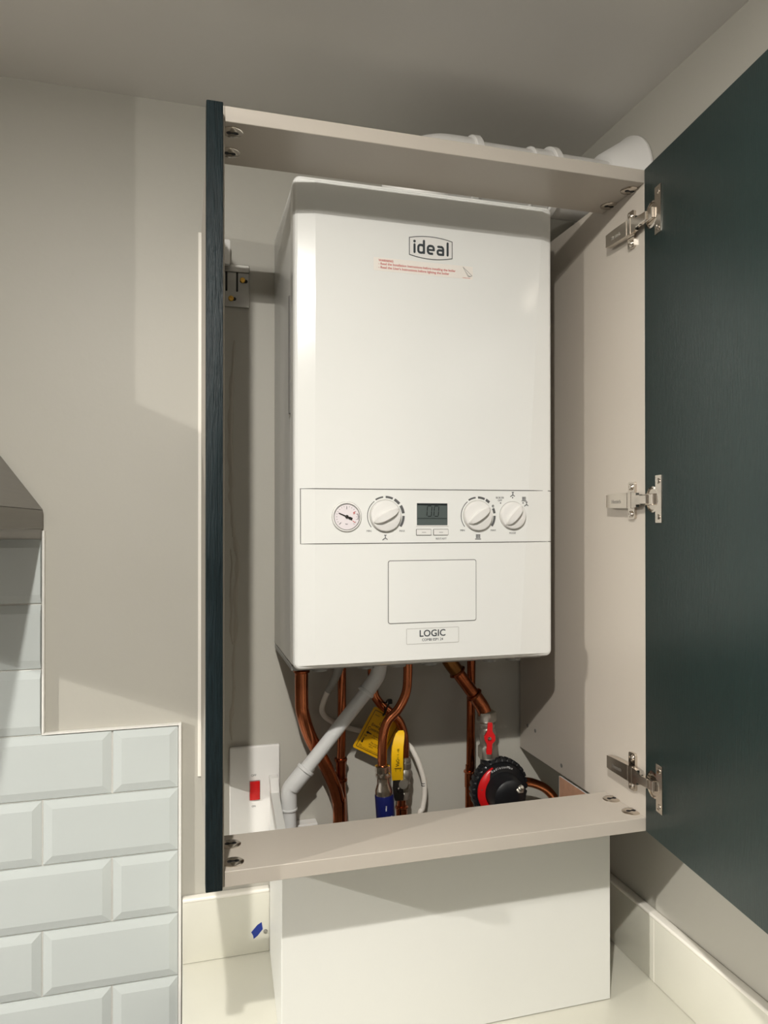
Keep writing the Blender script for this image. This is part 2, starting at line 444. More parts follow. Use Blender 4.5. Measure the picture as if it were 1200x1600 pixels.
# metal hanging plate on the wall
t = thing('hanging_bracket', 'grey metal cabinet hanging plate with two brass screws, screwed to the back wall', 'bracket', (.075, -.006, 2.04))
bm = bmesh.new()
PX0, PX1, PZ0, PZ1 = .0460, .1035, 2.0060, 2.0765
bx(bm, (PX0, -.0040, PZ0), (PX1, -.0008, PZ1-.012), .0005, 1)
bx(bm, (PX0, -.0075, PZ1-.0125), (PX1, -.0008, PZ1), .0008, 1)
obj('plate', bm, 'zinc', t)
bm = bmesh.new()
for x in (.0660, .0835):
    bx(bm, (x-.0016, -.0044, 2.0330), (x+.0016, -.0040, 2.0640)); lathe(bm, [(.0016, .0), (.0016, .0004)], (x, -.0040, 2.0330), (0, -1, 0), 12)
for x, z in ((.0935, 2.0500), (.0745, 2.0190)):
    prism(bm, rrect(.013, .006, .003, cx=x+.001, cy=z), (0, -.0040, 0), X, Z, .0003)
obj('slot', bm, 'matt', t)
for x, z in ((.0925, 2.0515), (.0735, 2.0195)):
    bm = bmesh.new()
    lathe(bm, [(.0046, 0), (.0046, .0012), (.0036, .0024), (.0022, .0024), (.0016, .0012), (.0010, .0012)], (x, -.0044, z), (0, -1, 0), 24)
    obj('screw', bm, 'brass', t, label='brass screw')

# dried filler line on the painted wall behind the left panel
bm = bmesh.new()
def ridge(pts, hw):
    P = smoothpath([(x, 0, z) for x, z in pts], 6); n = len(P); rows = []
    for i, p in enumerate(P):
        k = hw*(.35+.65*math.sin(math.pi*i/(n-1)))*(1+.3*math.sin(i*.9))
        rows.append([bm.verts.new((p.x-k*1.6, -.0003, p.z)), bm.verts.new((p.x-k*.3, -.0014, p.z)), bm.verts.new((p.x+k*.5, -.0016, p.z)), bm.verts.new((p.x+k, -.0003, p.z))])
    for a, b in zip(rows[:-1], rows[1:]):
        for i in range(3): bm.faces.new((a[i], a[i+1], b[i+1], b[i]))
ridge([(.0800, 1.95), (.0770, 1.90), (.0755, 1.85), (.0740, 1.80), (.0745, 1.75), (.0765, 1.71), (.0745, 1.69), (.0770, 1.66), (.0775, 1.62)], .0035)
ridge([(.0745, 1.700), (.0760, 1.660), (.0800, 1.625), (.0850, 1.590), (.0855, 1.560), (.0820, 1.52), (.0830, 1.47), (.0790, 1.42), (.078, 1.37)], .0030)
ridge([(.0735, 1.60), (.0760, 1.57), (.0740, 1.54), (.0755, 1.50), (.0745, 1.46), (.0790, 1.44), (.0830, 1.47)], .0016)
ridge([(.0800, 1.38), (.0780, 1.34), (.0745, 1.31), (.0760, 1.28)], .0025)
tag(obj('filler_ridge', bm, 'filler', smooth=80), 'wavy ridge of dried filler on the wall between green filler and boiler', 'filler')

# ------------------------------------------------------------------ boiler
BX0, BX1, BZ0, BZ1, BY = .1440, .5415, 1.4390, 2.1285, -.2430
boiler = thing('boiler', 'white combi boiler with dials and a display hung inside the open cabinet', 'boiler', (.343, -.12, BZ0))
def cover():
    bm = bmesh.new()
    H = BZ1-BZ0; R = .010
    def ring(y, ins, zi=0.0, n=5):
        vs = []
        w = BX1-BX0-2*ins; h = H-2*ins
        cx = (BX0+BX1)/2; cz = (BZ0+BZ1)/2
        return [bm.verts.new((cx+u, y, cz+v)) for u, v in rrect(w, h, max(.002, R-ins), n)]
    rings = [ring(-.213, 0), ring(BY+.008, 0), ring(BY+.0045, .0007), ring(BY+.0015, .0025), ring(BY, .0055)]
    for a, b in zip(rings[:-1], rings[1:]):
        n = len(a)
        for i in range(n): bm.faces.new((a[i], a[(i+1) % n], b[(i+1) % n], b[i]))
    bm.faces.new(rings[0])
    # raised centre between two side facets that widen to the bottom
    last = rings[-1]
    zt, zb = BZ1-.0055, BZ0+.0055
    ft, fb = (.030, .018), (.030, .056)   # facet width at top, bottom (left, right)
    L = [(BX0+ft[0], zt-.003), (BX0+fb[0], zb+.0015)]; Rr = [(BX1-ft[1], zt-.003), (BX1-fb[1], zb+.0015)]
    yc = BY-.0045
    quad = [bm.verts.new((L[0][0], yc, L[0][1])), bm.verts.new((L[1][0], yc, L[1][1])), bm.verts.new((Rr[1][0], yc, Rr[1][1])), bm.verts.new((Rr[0][0], yc, Rr[0][1]))]
    bm.faces.new(quad)
    n = len(last); k = n//4
    # last order: top-right, top-left, bottom-left, bottom-right
    tr, tl, bl, br = last[:k], last[k:2*k], last[2*k:3*k], last[3*k:]
    qTL, qBL, qBR, qTR = quad
    for corner, q in ((tr, qTR), (tl, qTL), (bl, qBL), (br, qBR)):
        for i in range(k-1): bm.faces.new((corner[i], corner[i+1], q))
    bm.faces.new((tr[-1], tl[0], qTL, qTR)); bm.faces.new((tl[-1], bl[0], qBL, qTL))
    bm.faces.new((bl[-1], br[0], qBR, qBL)); bm.faces.new((br[-1], tr[0], qTR, qBR))
    return bm
FY = BY-.0045
obj('front_cover', cover(), 'white', boiler, smooth=7)
bm = box((BX0+.0015, -.2105, BZ0+.001), (BX1-.0015, -.0045, BZ1-.001), .004, 3)
obj('casing_side', bm, 'whiteside', boiler)
bm = box((BX0+.002, -.2090, BZ0-.007), (BX1-.002, -.010, BZ0+.0005), .001, 1)
for x in (.19, .26, .31, .36, .46, .50): lathe(bm, [(.012, 0), (.012, .006)], (x, -.19, BZ0-.006), (0, 0, -1), 20)
obj('underside_plate', bm, 'underside', boiler)
bm = box((BX0-.0012, -.2065, 1.80), (BX0+.003, -.2005, 1.97), .0008, 1)
obj('side_catch', bm, 'seam', boiler)

def F(x, z, d=0.0): return Vector((x, FY-d, z))
# control panel: a long framed line that follows the facets
def surf(x, z):
    t = min(1, max(0, (BZ1-.0085-z)/((BZ1-.0085)-(BZ0+.0070))))
    xl = BX0+.030; xr = BX1-(.018+(.056-.018)*t)
    if x < xl: return FY+(xl-x)/(xl-BX0-.0055)*.0045
    if x > xr: return FY+(x-xr)/(BX1-.0055-xr)*.0045
    return FY
bm = bmesh.new()
P = [(.5390, 1.6925), (.5360, 1.6924), (.5020, 1.6923), (.4970, 1.6923), (.2, 1.6912), (.1745, 1.6911), (.1535, 1.6910), (.1537, 1.6145), (.1745, 1.6145), (.2, 1.6145), (.4920, 1.6149), (.4980, 1.6149), (.5360, 1.6150), (.5390, 1.6150)]
tube(bm, [(x, surf(x, z)-.0003, z) for x, z in P], .0006, 6, smooth=False)
obj('control_panel', bm, 'seam', boiler)
# service flap
bm = bmesh.new(); prism(bm, rrect(.1335, .0885, .003, cx=.3460, cy=1.5445), (0, FY+.0002, 0), X, Z, .0012)
fl = obj('service_flap', bm, 'white', boiler)
bm = bmesh.new(); outline(bm, rrect(.1345, .0895, .003, cx=.3460, cy=1.5445), (0, FY, 0), X, Z, .0010, .0005)
obj('flap_gap', bm, 'seam', fl)

def arc(cx, cz, r, a0, a1, wd, bm, thick=.0004, n=12, mi=0):
    """angles clockwise from 12 o'clock"""
    for i in range(n):
        t0 = math.radians(a0+(a1-a0)*i/n); t1 = math.radians(a0+(a1-a0)*(i+1)/n)
        P = [(cx+(r+s)*math.sin(t), cz+(r+s)*math.cos(t)) for t, s in ((t0, wd/2), (t0, -wd/2), (t1, -wd/2), (t1, wd/2))]
        prism(bm, P, (0, FY, 0), X, Z, thick, mi)
def knob(x, z, r, ang):
    bm = bmesh.new()
    lathe(bm, [(r, 0), (r-.0002, .0040), (r-.0012, .0056), (r-.004, .0064), (r*.3, .0068)], (x, FY, z), (0, -1, 0), 56)
    k = obj('dial_knob', bm, 'plastic', boiler)
    a = math.radians(ang); d = Vector((math.sin(a), 0, math.cos(a))); s = Vector((d.z, 0, -d.x))
    g = bmesh.new(); n = 16
    top, bot = [], []
    for i in range(n+1):
        t = -1+2*i/n; wd = .0058*math.sqrt(max(0, 1-abs(t)**2.6))+.0004
        for q in (-1, 1):
            top.append((t, q, wd))
    # grip: a boat-shaped ridge across the knob
    rows = []
    for i in range(n+1):
        t = -1+2*i/n; wd = .0068*(max(0, 1-abs(t)**2.2))**.7+.0003; hh = .0065*(1-abs(t)**4)+.0002
        c = Vector((x, FY-.0062, z))+d*(t*r*.93)
        rows.append([g.verts.new(c+s*wd*1.0), g.verts.new(c+s*wd*.72+Vector((0, -hh, 0))), g.verts.new(c-s*wd*.72+Vector((0, -hh, 0))), g.verts.new(c-s*wd*1.0)])
    for a_, b_ in zip(rows[:-1], rows[1:]):
        for i in range(3): g.faces.new((a_[i], a_[i+1], b_[i+1], b_[i]))
    g.faces.new(rows[0]); g.faces.new(rows[-1])
    obj('grip', g, 'plastic', k, smooth=50)
    g = bmesh.new()
    for i in range(n):
        t = -1+2*i/n; t2 = -1+2*(i+1)/n
    obj_bm = bmesh.new(); arc(x, z, r+.0006, -180, 180, .0008, obj_bm, .0003, 40)
    obj('rim_gap', obj_bm, 'seamlight', k)
    return k
def symbol_tap(bm, x, z, s):
    for a in (0, 125, 235):
        t = math.radians(a); p = (x+s*math.sin(t), z+s*math.cos(t)); outline(bm, [(x, z), p], (0, FY, 0), X, Z, s*.30, closed=False)
    outline(bm, [(x-s*.45, z+s*1.0), (x+s*.45, z+s*1.0)], (0, FY, 0), X, Z, s*.28, closed=False)
    outline(bm, [(x-s*1.1, z-s*.75), (x-s*.6, z-s*.5)], (0, FY, 0), X, Z, s*.25, closed=False)
def symbol_rad(bm, x, z, s):
    for k in range(-2, 3): outline(bm, [(x+k*s*.36, z-s*.55), (x+k*s*.36, z+s*.8)], (0, FY, 0), X, Z, s*.2, closed=False)
    outline(bm, [(x-s*.85, z+s*.8), (x+s*.85, z+s*.8)], (0, FY, 0), X, Z, s*.16, closed=False)
    outline(bm, [(x-s*1.15, z-s*.85), (x+s*1.15, z-s*.85)], (0, FY, 0), X, Z, s*.3, closed=False)
K1, K2, K3 = (.2745, 1.6535), (.4162, 1.6540), (.4724, 1.6545)
knob(*K1, .0225, 62); knob(*K2, .0222, 55); knob(*K3, .0205, 42)
def flush(name='dial_markings'):
    global pr
    obj(name, pr, 'inkgrey', boiler); pr = bmesh.new()
pr = bmesh.new()
def txt(s, x, z, w=None, h=None, off=0.0): text_bm(pr, s, (x, FY, z), X, Z, w, h, .0003, offset=off)
for (kx, kz), gap in ((K1, False), (K2, True)):
    arc(kx, kz, .0262, -128, -38, .0010, pr)
    segs = [(-32, -7, .0022), (1, 24, .0030), (30, 50, .0038), (57, 82, .0042), (90, 124, .0036)]
    if gap: segs = [(-32, -7, .0024), (1, 24, .0032), (29, 43, .0038), (66, 82, .0036), (90, 124, .0034)]
    for a, b, wd in segs: arc(kx, kz, .0270, a, b, wd, pr)
    txt('MIN', kx-.0240, kz-.0215, w=.0068); txt('MAX', kx+.0250, kz-.0215, w=.0082)
    if gap:
        txt('e', K2[0]+.0245, K2[1]+.0145, h=.0040, off=.01); symbol_rad(pr, K2[0]+.0005, K2[1]-.0310, .0040)
    else: symbol_tap(pr, K1[0], K1[1]-.0315, .0040)
    flush()
symbol_tap(pr, K3[0]+.0005, K3[1]+.0310, .0038); symbol_rad(pr, .4912, 1.6795, .0035); symbol_tap(pr, .4955, 1.6712, .0036)
for x, z in ((.4725, 1.6812), (.4897, 1.6735), (.4530, 1.6730)): prism(pr, rrect(.0020, .0020, .0009, cx=x, cy=z), (0, FY, 0), X, Z, .0003)
txt('BOILER', .4520, 1.6810, w=.0130); txt('OFF', .4520, 1.6770, w=.0068)
txt('MODE', .4725, 1.6282, w=.0105); flush()
txt('RESTART', .3590, 1.6205, w=.0165); flush('button_lettering')
# pressure gauge
bm = bmesh.new(); lathe(bm, [(.0215, 0), (.0215, .0012), (.0205, .0026), (.0188, .0028), (.0182, .0014)], (.2180, FY, 1.6522), (0, -1, 0), 56)
g = obj('pressure_gauge', bm, 'plastic', boiler)
bm = bmesh.new(); lathe(bm, [(.0181, 0), (.0181, .0016)], (.2180, FY, 1.6522), (0, -1, 0), 48)
obj('gauge_face', bm, 'dial', g)
bm = bmesh.new(); arc(.2180, 1.6522, .0211, -180, 180, .0007, bm, .0016, 48); arc(.2180, 1.6522, .0184, -180, 180, .0007, bm, .0030, 48)
obj('bezel_ring', bm, 'seam', g)
bm = bmesh.new()
GF = FY-.0016
def gl(a, r0, r1, wd):
    t = math.radians(a); s, c = math.sin(t), math.cos(t)
    outline(bm, [(.2180+r0*s, 1.6522+r0*c), (.2180+r1*s, 1.6522+r1*c)], (0, GF, 0), X, Z, wd, .0003, closed=False)
for a in range(-135, 136, 15): gl(a, .0138, .0152, .0005)
gl(0, .0105, .0138, .0008); gl(-135, .0115, .0150, .0008)
outline(bm, [(.2335, 1.6565), (.2350, 1.6522), (.2338, 1.6480)], (0, GF, 0), X, Z, .0010, .0003, closed=False)
text_bm(bm, 'bar', (.2180, GF, 1.6420), X, Z, w=.0036)
obj('scale_marks', bm, 'inkgrey', g)
bm = bmesh.new(); gl(60, .0105, .0138, .0010); gl(125, .0105, .0150, .0009); gl(68, .010, .0130, .0008)
obj('red_marks', bm, 'inkred', g)
bm = bmesh.new()
a = math.radians(-66); d = Vector((math.sin(a), 0, math.cos(a)))
c = Vector((.2180, GF, 1.6522)); s = Vector((d.z, 0, -d.x))
def quad(bm, p):
    q = [((v-c).x, (v-c).z) for v in p]; prism(bm, q, c, X, Z, .0012)
quad(bm, [c+d*.0125+s*.0006, c+d*.0125-s*.0006, c-d*.0040-s*.0011, c-d*.0040+s*.0011])
quad(bm, [c-d*.0035+s*.0018, c-d*.0035-s*.0018, c-d*.0085-s*.0018, c-d*.0085+s*.0018])
lathe(bm, [(.0024, 0), (.0024, .0016)], tuple(c), (0, -1, 0), 20)
obj('needle', bm, 'inkblack', g)
# display with the digits 00
bm = bmesh.new(); prism(bm, rrect(.0498, .0350, .0014, cx=.3452, cy=1.6560), (0, FY, 0), X, Z, .0008)
dsp = obj('display', bm, 'plastic', boiler)
bm = bmesh.new(); prism(bm, rrect(.0468, .0318, .0006, cx=.3449, cy=1.6560), (0, FY-.0008, 0), X, Z, .0002)
obj('screen', bm, 'lcd', dsp)
bm = bmesh.new(); fy = FY-.0010
def seg7(x, z, w, h):
    for a, b in (((x-w/2, z+h/2), (x+w/2, z+h/2)), ((x-w/2, z-h/2), (x+w/2, z-h/2))):
        outline(bm, [(a[0]+.0008, a[1]), (b[0]-.0008, b[1])], (0, fy, 0), X, Z, .0011, .0002, closed=False)
    for sx in (-1, 1):
        for z0, z1 in ((z+.0006, z+h/2-.0008), (z-h/2+.0008, z-.0006)):
            sh = .0004
            outline(bm, [(x+sx*w/2+(z0-z)*.08, z0), (x+sx*w/2+(z1-z)*.08, z1)], (0, fy, 0), X, Z, .0011, .0002, closed=False)
seg7(.3405, 1.6605, .0068, .0148); seg7(.3512, 1.6605, .0068, .0148)
outline(bm, [(.3222, 1.6500), (.3676, 1.6500)], (0, fy, 0), X, Z, .0008, .0002, closed=False)
outline(bm, [(.3222, 1.6702), (.3676, 1.6702)], (0, fy, 0), X, Z, .0022, .0002, closed=False)
obj('digits', bm, 'lcddark', dsp)
for x in (.3320, .3582):
    bm = bmesh.new(); prism(bm, rrect(.0218, .0078, .0008, cx=x, cy=1.6300), (0, FY, 0), X, Z, .0016)
    outline(bm, rrect(.0226, .0086, .0008, cx=x, cy=1.6300), (0, FY, 0), X, Z, .0007, .0006, mi=1)
    outline(bm, [(x-.003, 1.6298), (x+.003, 1.6298)], (0, FY-.0016, 0), X, Z, .0006, .0001, closed=False, mi=1)
    obj('push_button', bm, ['plastic', 'seam'], boiler)
# badge 'ideal'
bm = bmesh.new()
cx, cz, bw, bh = .3433, 2.0430, .0655, .0245
def badge_poly(e=0):
    P = []
    n = 14
    for i in range(n+1):
        u = -1+2*i/n; P.append((cx+u*(bw/2+e), cz+bh/2+e+.0040*(1-u*u)))
    for i in range(n+1):
        u = 1-2*i/n; P.append((cx+u*(bw/2+e), cz-bh/2-e-.0040*(1-u*u)))
    return P
prism(bm, badge_poly(), (0, FY, 0), X, Z, .0004)
b = obj('maker_badge', bm, 'plastic', boiler)
bm = bmesh.new(); outline(bm, badge_poly(), (0, FY, 0), X, Z, .0010, .0007)
obj('badge_border', bm, 'inkgrey', b)
bm = bmesh.new()
# rounded lettering drawn as strokes
def stroke(pts, lw=.0031):
    outline(bm, pts, (0, FY-.0004, 0), X, Z, lw, .0005, closed=False)
    for p in (pts[0], pts[-1]):
        lathe(bm, [(lw/2, 0), (lw/2, .00048)], (p[0], FY-.0004, p[1]), (0, -1, 0), 14)
def rr(x, z, w, h, r):
    outline(bm, rrect(w, h, r, 6, x, z), (0, FY-.0004, 0), X, Z, .0031, .0005)
xh = .0112; zb = cz-.0082
xi = [.3180, .3268, .3388, .3527, .3700, .3700]
stroke([(.3182, zb), (.3182, zb+xh-.0002)]); lathe(bm, [(.0019, 0), (.0019, .0005)], (.3182, FY-.0004, zb+xh+.0046), (0, -1, 0), 16)
rr(.3282, zb+xh/2, .0085, xh, .0035); stroke([(.3325, zb), (.3325, zb+.0175)])                       # d
P = rrect(.0090, xh, .0036, 6, .3430, zb+xh/2)                                                        # e
outline(bm, [(.3475, zb+xh*.48)]+P[:21]+[(.3464, zb)], (0, FY-.0004, 0), X, Z, .0031, .0005, closed=False)
stroke([(.3400, zb+xh*.48), (.3480, zb+xh*.48)], .0026)
rr(.3578, zb+xh*.28, .0085, xh*.56, .0026); stroke([(.3621, zb), (.3621, zb+xh-.003)]); stroke([(.3545, zb+xh), (.3598, zb+xh), (.3614, zb+xh-.0012), (.3621, zb+xh-.003)])   # a
stroke([(.3690, zb), (.3690, zb+.0175)])
obj('lettering', bm, 'ink', b)
# warning sticker
bm = bmesh.new(); prism(bm, rrect(.1515, .0188, .0008, cx=.3330, cy=2.0125), (0, FY, 0), X, Z, .0002)
st = obj('warning_sticker', bm, 'sticker', boiler)
bm = bmesh.new()
def lt(s, x0, z, w, off=0): text_bm(bm, s, (x0+w/2, FY-.0002, z), X, Z, w=w, offset=off, thick=.0002)
lt('WARNING', .2645, 2.0180, .0218, .02)
lt('- Read the Installation Instructions before installing the boiler', .2645, 2.0128, .1170, .012)
lt("- Read the User's Instructions before lighting the boiler", .2645, 2.0077, .1070, .012)
lt('INSTRUCTIONS', .3930, 2.0046, .0115)
obj('sticker_lettering', bm, 'inkred', st)
bm = bmesh.new(); outline(bm, [(.3930, 2.0205), (.4075, 2.0085), (.4030, 2.0068), (.3930, 2.0205), (.4010, 2.0072)], (0, FY-.0002, 0), X, Z, .0004, .0002, closed=False)
outline(bm, [(.4010, 2.0072), (.4060, 2.0076)], (0, FY-.0002, 0), X, Z, .0008, .0002, closed=False)
obj('page_symbol', bm, 'inkgrey', st)
# LOGIC name plate
bm = bmesh.new(); prism(bm, rrect(.0800, .0220, .0012, cx=.3460, cy=1.4800), (0, FY, 0), X, Z, .0002)
outline(bm, rrect(.0800, .0220, .0012, cx=.3460, cy=1.4800), (0, FY, 0), X, Z, .0006, .0004, mi=1)
npz = obj('name_plate', bm, ['white', 'seamlight'], boiler)
bm = bmesh.new(); text_bm(bm, 'LOGIC', (.3455, FY-.0002, 1.4838), X, Z, w=.0395, h=.0098, offset=.012)
text_bm(bm, 'COMBI ESP1 24', (.3455, FY-.0002, 1.4745), X, Z, w=.0320, h=.0036)
obj('lettering', bm, 'ink', npz)

# ------------------------------------------------------------------ flue
fl = thing('flue_pipe', 'white boiler flue running above the cabinet top into the right wall', 'flue', (.5, -.17, 2.2))
FZ = 2.198; FR = .0490
bm = bmesh.new(); lathe(bm, [(FR, 0), (FR, .30)], (.4150, -.17, FZ), (1, 0, 0), 48); obj('pipe', bm, 'plastic', fl)
bm = bmesh.new(); tube(bm, [(.3430, -.17, BZ1+.0003), (.3430, -.17, BZ1+.020), (.346, -.17, FZ-.028), (.358, -.17, FZ-.010), (.378, -.17, FZ-.002), (.400, -.17, FZ), (.4400, -.17, FZ)], .0525, 40); obj('elbow', bm, 'plastic', fl)
def collar(x0, x1, r):
    bm = bmesh.new(); lathe(bm, [(FR, 0), (r-.001, .0), (r, .001), (r, x1-x0-.001), (r-.001, x1-x0), (FR, x1-x0)], (x0, -.17, FZ), (1, 0, 0), 48); obj('collar', bm, 'plastic', fl)
collar(.4280, .4400, .0565); collar(.5290, .5330, .0530); collar(.5332, .5620, .0515); collar(.5625, .5740, .0570)
bm = bmesh.new(); lathe(bm, [(.0500, 0), (.0520, .001), (.0800, .044), (.0840, .048), (.0840, .0515)], (.6660, -.165, FZ+.012), (1, 0, 0), 56)
obj('wall_collar', bm, 'plastic', fl, label='flared white wall cover')

# ------------------------------------------------------------------ pipework
def cpl(bm, p, ax, r=.0090, L=.026, bead=.0022):
    a = Vector(ax).normalized(); o = Vector(p)-a*L/2
    lathe(bm, [(r-.001, 0), (r+bead, .0006), (r+bead+.0006, .0028), (r+bead, .0050), (r, .0062), (r, L-.0062), (r+bead, L-.0050), (r+bead+.0006, L-.0028), (r+bead, L-.0006), (r-.001, L)], tuple(o), tuple(a), 28)
ZT = BZ0-.006
P1 = [(.1852, -.05, ZT), (.1852, -.05, 1.3550), (.1874, -.05, 1.3284), (.2000, -.045, 1.2891), (.2226, -.045, 1.2445), (.2390, -.045, 1.2088), (.2477, -.045, 1.1779), (.2499, -.045, 1.1508), (.2500, -.045, WT+.0005)]
t = thing('copper_pipe', 'thick copper pipe at far left under the boiler, bending down to the right', 'pipe', (.25, -.045, WT+.0005))
bm = bmesh.new(); tube(bm, P1, .0110, 28); obj('pipe', bm, 'copper', t)
bm = bmesh.new(); lathe(bm, [(.012, 0), (.0135, .001), (.0140, .004), (.0120, .006), (.0140, .009), (.0145, .013), (.012, .015)], (.1852, -.05, 1.3960), (0, 0, 1), 30); obj('compression_ring', bm, 'copper2', t)
P2 = [(.2573, -.030, ZT), (.2573, -.030, 1.3347), (.2563, -.030, 1.2586), (.2552, -.030, 1.2347), (.2552, -.030, 1.2129), (.2600, -.030, 1.1163), (.2600, -.030, WT+.0005)]
t = thing('copper_pipe', 'thin upright copper pipe with a soldered coupling, second from the left', 'pipe', (.26, -.03, WT+.0005))
bm = bmesh.new(); tube(bm, P2, .0072, 24); obj('pipe', bm, 'copper', t)
bm = bmesh.new(); cpl(bm, (.2554, -.030, 1.2235), (0, 0, 1), .0086, .040); obj('coupling', bm, 'copper2', t)
bm = bmesh.new(); lathe(bm, [(.008, 0), (.0105, .001), (.0110, .004), (.008, .006)], (.2573, -.03, 1.4015), (0, 0, 1), 26); obj('compression_ring', bm, 'copper2', t)
t = thing('copper_pipe', 'thin upright copper pipe behind the red-handled valve', 'pipe', (.49, -.03, WT+.0005))
bm = bmesh.new(); tube(bm, [(.4944, -.03, ZT), (.4934, -.03, 1.3212), (.4922, -.03, 1.2076), (.4905, -.03, 1.19), (.4897, -.03, WT+.0005)], .0076, 24); obj('pipe', bm, 'copper2', t)
bm = bmesh.new(); lathe(bm, [(.008, 0), (.0110, .0012), (.0115, .0035), (.0095, .0055), (.0095, .03)], (.4912, -.03, 1.2010), (0, 0, -1), 26); obj('coupling', bm, 'copper', t)
# gas pipe + valve
t = thing('gas_valve', 'chrome gas valve with yellow lever on a copper pipe behind the yellow tag', 'valve', (.3573, -.05, WT+.0005))
P3 = [(.3040, -.05, ZT), (.3074, -.05, 1.3632), (.3175, -.05, 1.3387), (.3401, -.05, 1.3175), (.3538, -.05, 1.3023), (.3619, -.05, 1.2775), (.3630, -.05, 1.2390), (.3625, -.05, 1.2300)]
bm = bmesh.new(); tube(bm, P3, .0075, 24); obj('inlet_pipe', bm, 'copper', t)
ax = Vector((.3573-.3630, 0, 1.1682-1.2390)).normalized()
bm = bmesh.new()
lathe(bm, [(.0085, 0), (.0100, .001), (.0105, .006), (.0090, .008), (.0125, .010), (.0125, .018), (.0105, .020), (.0115, .022), (.0135, .026), (.0135, .034), (.0115, .038), (.0110, .042), (.0130, .044), (.0130, .052), (.0115, .054), (.0115, .058), (.0132, .060), (.0132, .070), (.009, .072)], (.3632, -.05, 1.2420), tuple(ax), 48, hexa={4, 5, 15, 16})
lathe(bm, [(.0075, 0), (.0075, .020)], (.3600, -.055, 1.2030), (-.35, -1, 0), 20)
obj('valve_body', bm, 'nickel', t)
bm = bmesh.new(); tube(bm, [(.3585, -.05, 1.175), (.3573, -.05, 1.15), (.3573, -.05, WT+.0005)], .0075, 24)
lathe(bm, [(.009, 0), (.0110, .0012), (.0115, .0030), (.0098, .0048), (.0098, .03)], (.3575, -.05, 1.1590), (0, 0, -1), 26)
obj('outlet_pipe', bm, 'copper', t)
# lever: sleeve path in y-z with small offset
LU = Vector((1, -.10, 0)).normalized()
def ribbon(bm, pts, U, th=.0028):
    rows = []
    for (x, y, z, hw) in pts:
        c = Vector((x, y, z)); rows.append((c, hw))
    L = []
    for i, (c, hw) in enumerate(rows):
        T = (rows[min(i+1, len(rows)-1)][0]-rows[max(i-1, 0)][0]).normalized(); N = T.cross(U).normalized()
        L.append([bm.verts.new(c-U*hw+N*th/2), bm.verts.new(c+U*hw+N*th/2), bm.verts.new(c+U*hw-N*th/2), bm.verts.new(c-U*hw-N*th/2)])
    for a, b in zip(L[:-1], L[1:]):
        for i in range(4): bm.faces.new((a[i], a[(i+1) % 4], b[(i+1) % 4], b[i]))
    bm.faces.new(L[0]); bm.faces.new(L[-1])
bm = bmesh.new(); ribbon(bm, [(.3450, -.0660, 1.2210, .0062), (.3440, -.0680, 1.2110, .0068), (.3445, -.0700, 1.1980, .0085), (.3460, -.0720, 1.1850, .0088), (.3475, -.0690, 1.1760, .0070)], LU, .0030)
lathe(bm, [(.0042, 0), (.0042, .003), (.0028, .0042)], (.3458, -.0735, 1.1955), (0, -1, 0), 18)
lv = obj('lever', bm, 'darkmetal', t)
bm = bmesh.new(); ribbon(bm, [(.3448, -.0670, 1.2110, .0092), (.3425, -.0740, 1.2250, .0098), (.3405, -.0800, 1.2400, .0099), (.3395, -.0840, 1.2560, .0098), (.3405, -.0830, 1.2700, .0096), (.3440, -.0790, 1.2820, .0090), (.3475, -.0740, 1.2890, .0074), (.3500, -.0710, 1.2925, .0040)], LU, .0056)
sl = obj('lever_sleeve', bm, 'lever', t, smooth=60, label='yellow plastic lever sleeve')
bm = bmesh.new()
SU = Vector((-.02, -.22, 1)).normalized(); SV = -LU
text_bm(bm, 'VaG', (.3405, -.0838, 1.2440), SU, SV, h=.0058, offset=.012); text_bm(bm, 'ISO 5  - CE', (.3402, -.0875, 1.2600), SU, SV, w=.020)
outline(bm, [(-.006, 0), (.006, 0)], (.3418, -.0820, 1.2345), LU, Z, .0006, .0003, closed=False)
text_bm(bm, '1', (.3380, -.0815, 1.2310), LU, Vector((0, -.25, 1)), h=.0038); text_bm(bm, '1', (.3460, -.0805, 1.2300), LU, Vector((0, -.25, 1)), h=.0038)
obj('lever_lettering', bm, 'inkblack', t)
# filling loop pipe, blue valve
t = thing('filling_valve', 'copper pipe curving down in front of the tag into a blue-sleeved chrome valve', 'valve', (.3173, -.1, WT+.0005))
P4 = [(.3533, -.10, ZT), (.3533, -.10, 1.3924), (.3500, -.10, 1.3631), (.3369, -.10, 1.3377), (.3194, -.10, 1.3201), (.3120, -.10, 1.3007), (.3097, -.10, 1.2749), (.3097, -.10, 1.2390)]
bm = bmesh.new(); tube(bm, P4, .0076, 26); obj('pipe', bm, 'copper', t)
bm = bmesh.new(); ax = Vector((.3173-.3097, 0, 1.1386-1.2488)).normalized()
lathe(bm, [(.009, 0), (.0130, .0015), (.0130, .0110), (.0105, .0122), (.0105, .0135), (.0128, .0145), (.0128, .0200), (.0100, .0215), (.0105, .030), (.0142, .040), (.0150, .050), (.0145, .051)], (.3096, -.10, 1.2490), tuple(ax), 48, hexa={1, 2, 5, 6})
obj('valve_neck', bm, 'chrome', t)
bm = bmesh.new(); lathe(bm, [(.0153, .048), (.0156, .050), (.0156, .12), (.0150, .121), (.0150, .31)], (.3096, -.10, 1.2490), tuple(ax), 40)
obj('blue_sleeve', bm, 'blue', t)
bm = bmesh.new()
text_bm(bm, 'WRAS', (.3120, -.1158, 1.1830), (0, 0, 1), (-1, 0, 0), w=.0085); text_bm(bm, 'DN15 10', (.3215, -.1142, 1.1640), (0, 0, 1), (-1, -.3, 0), w=.012)
obj('sleeve_lettering', bm, 'inkwhite', t)
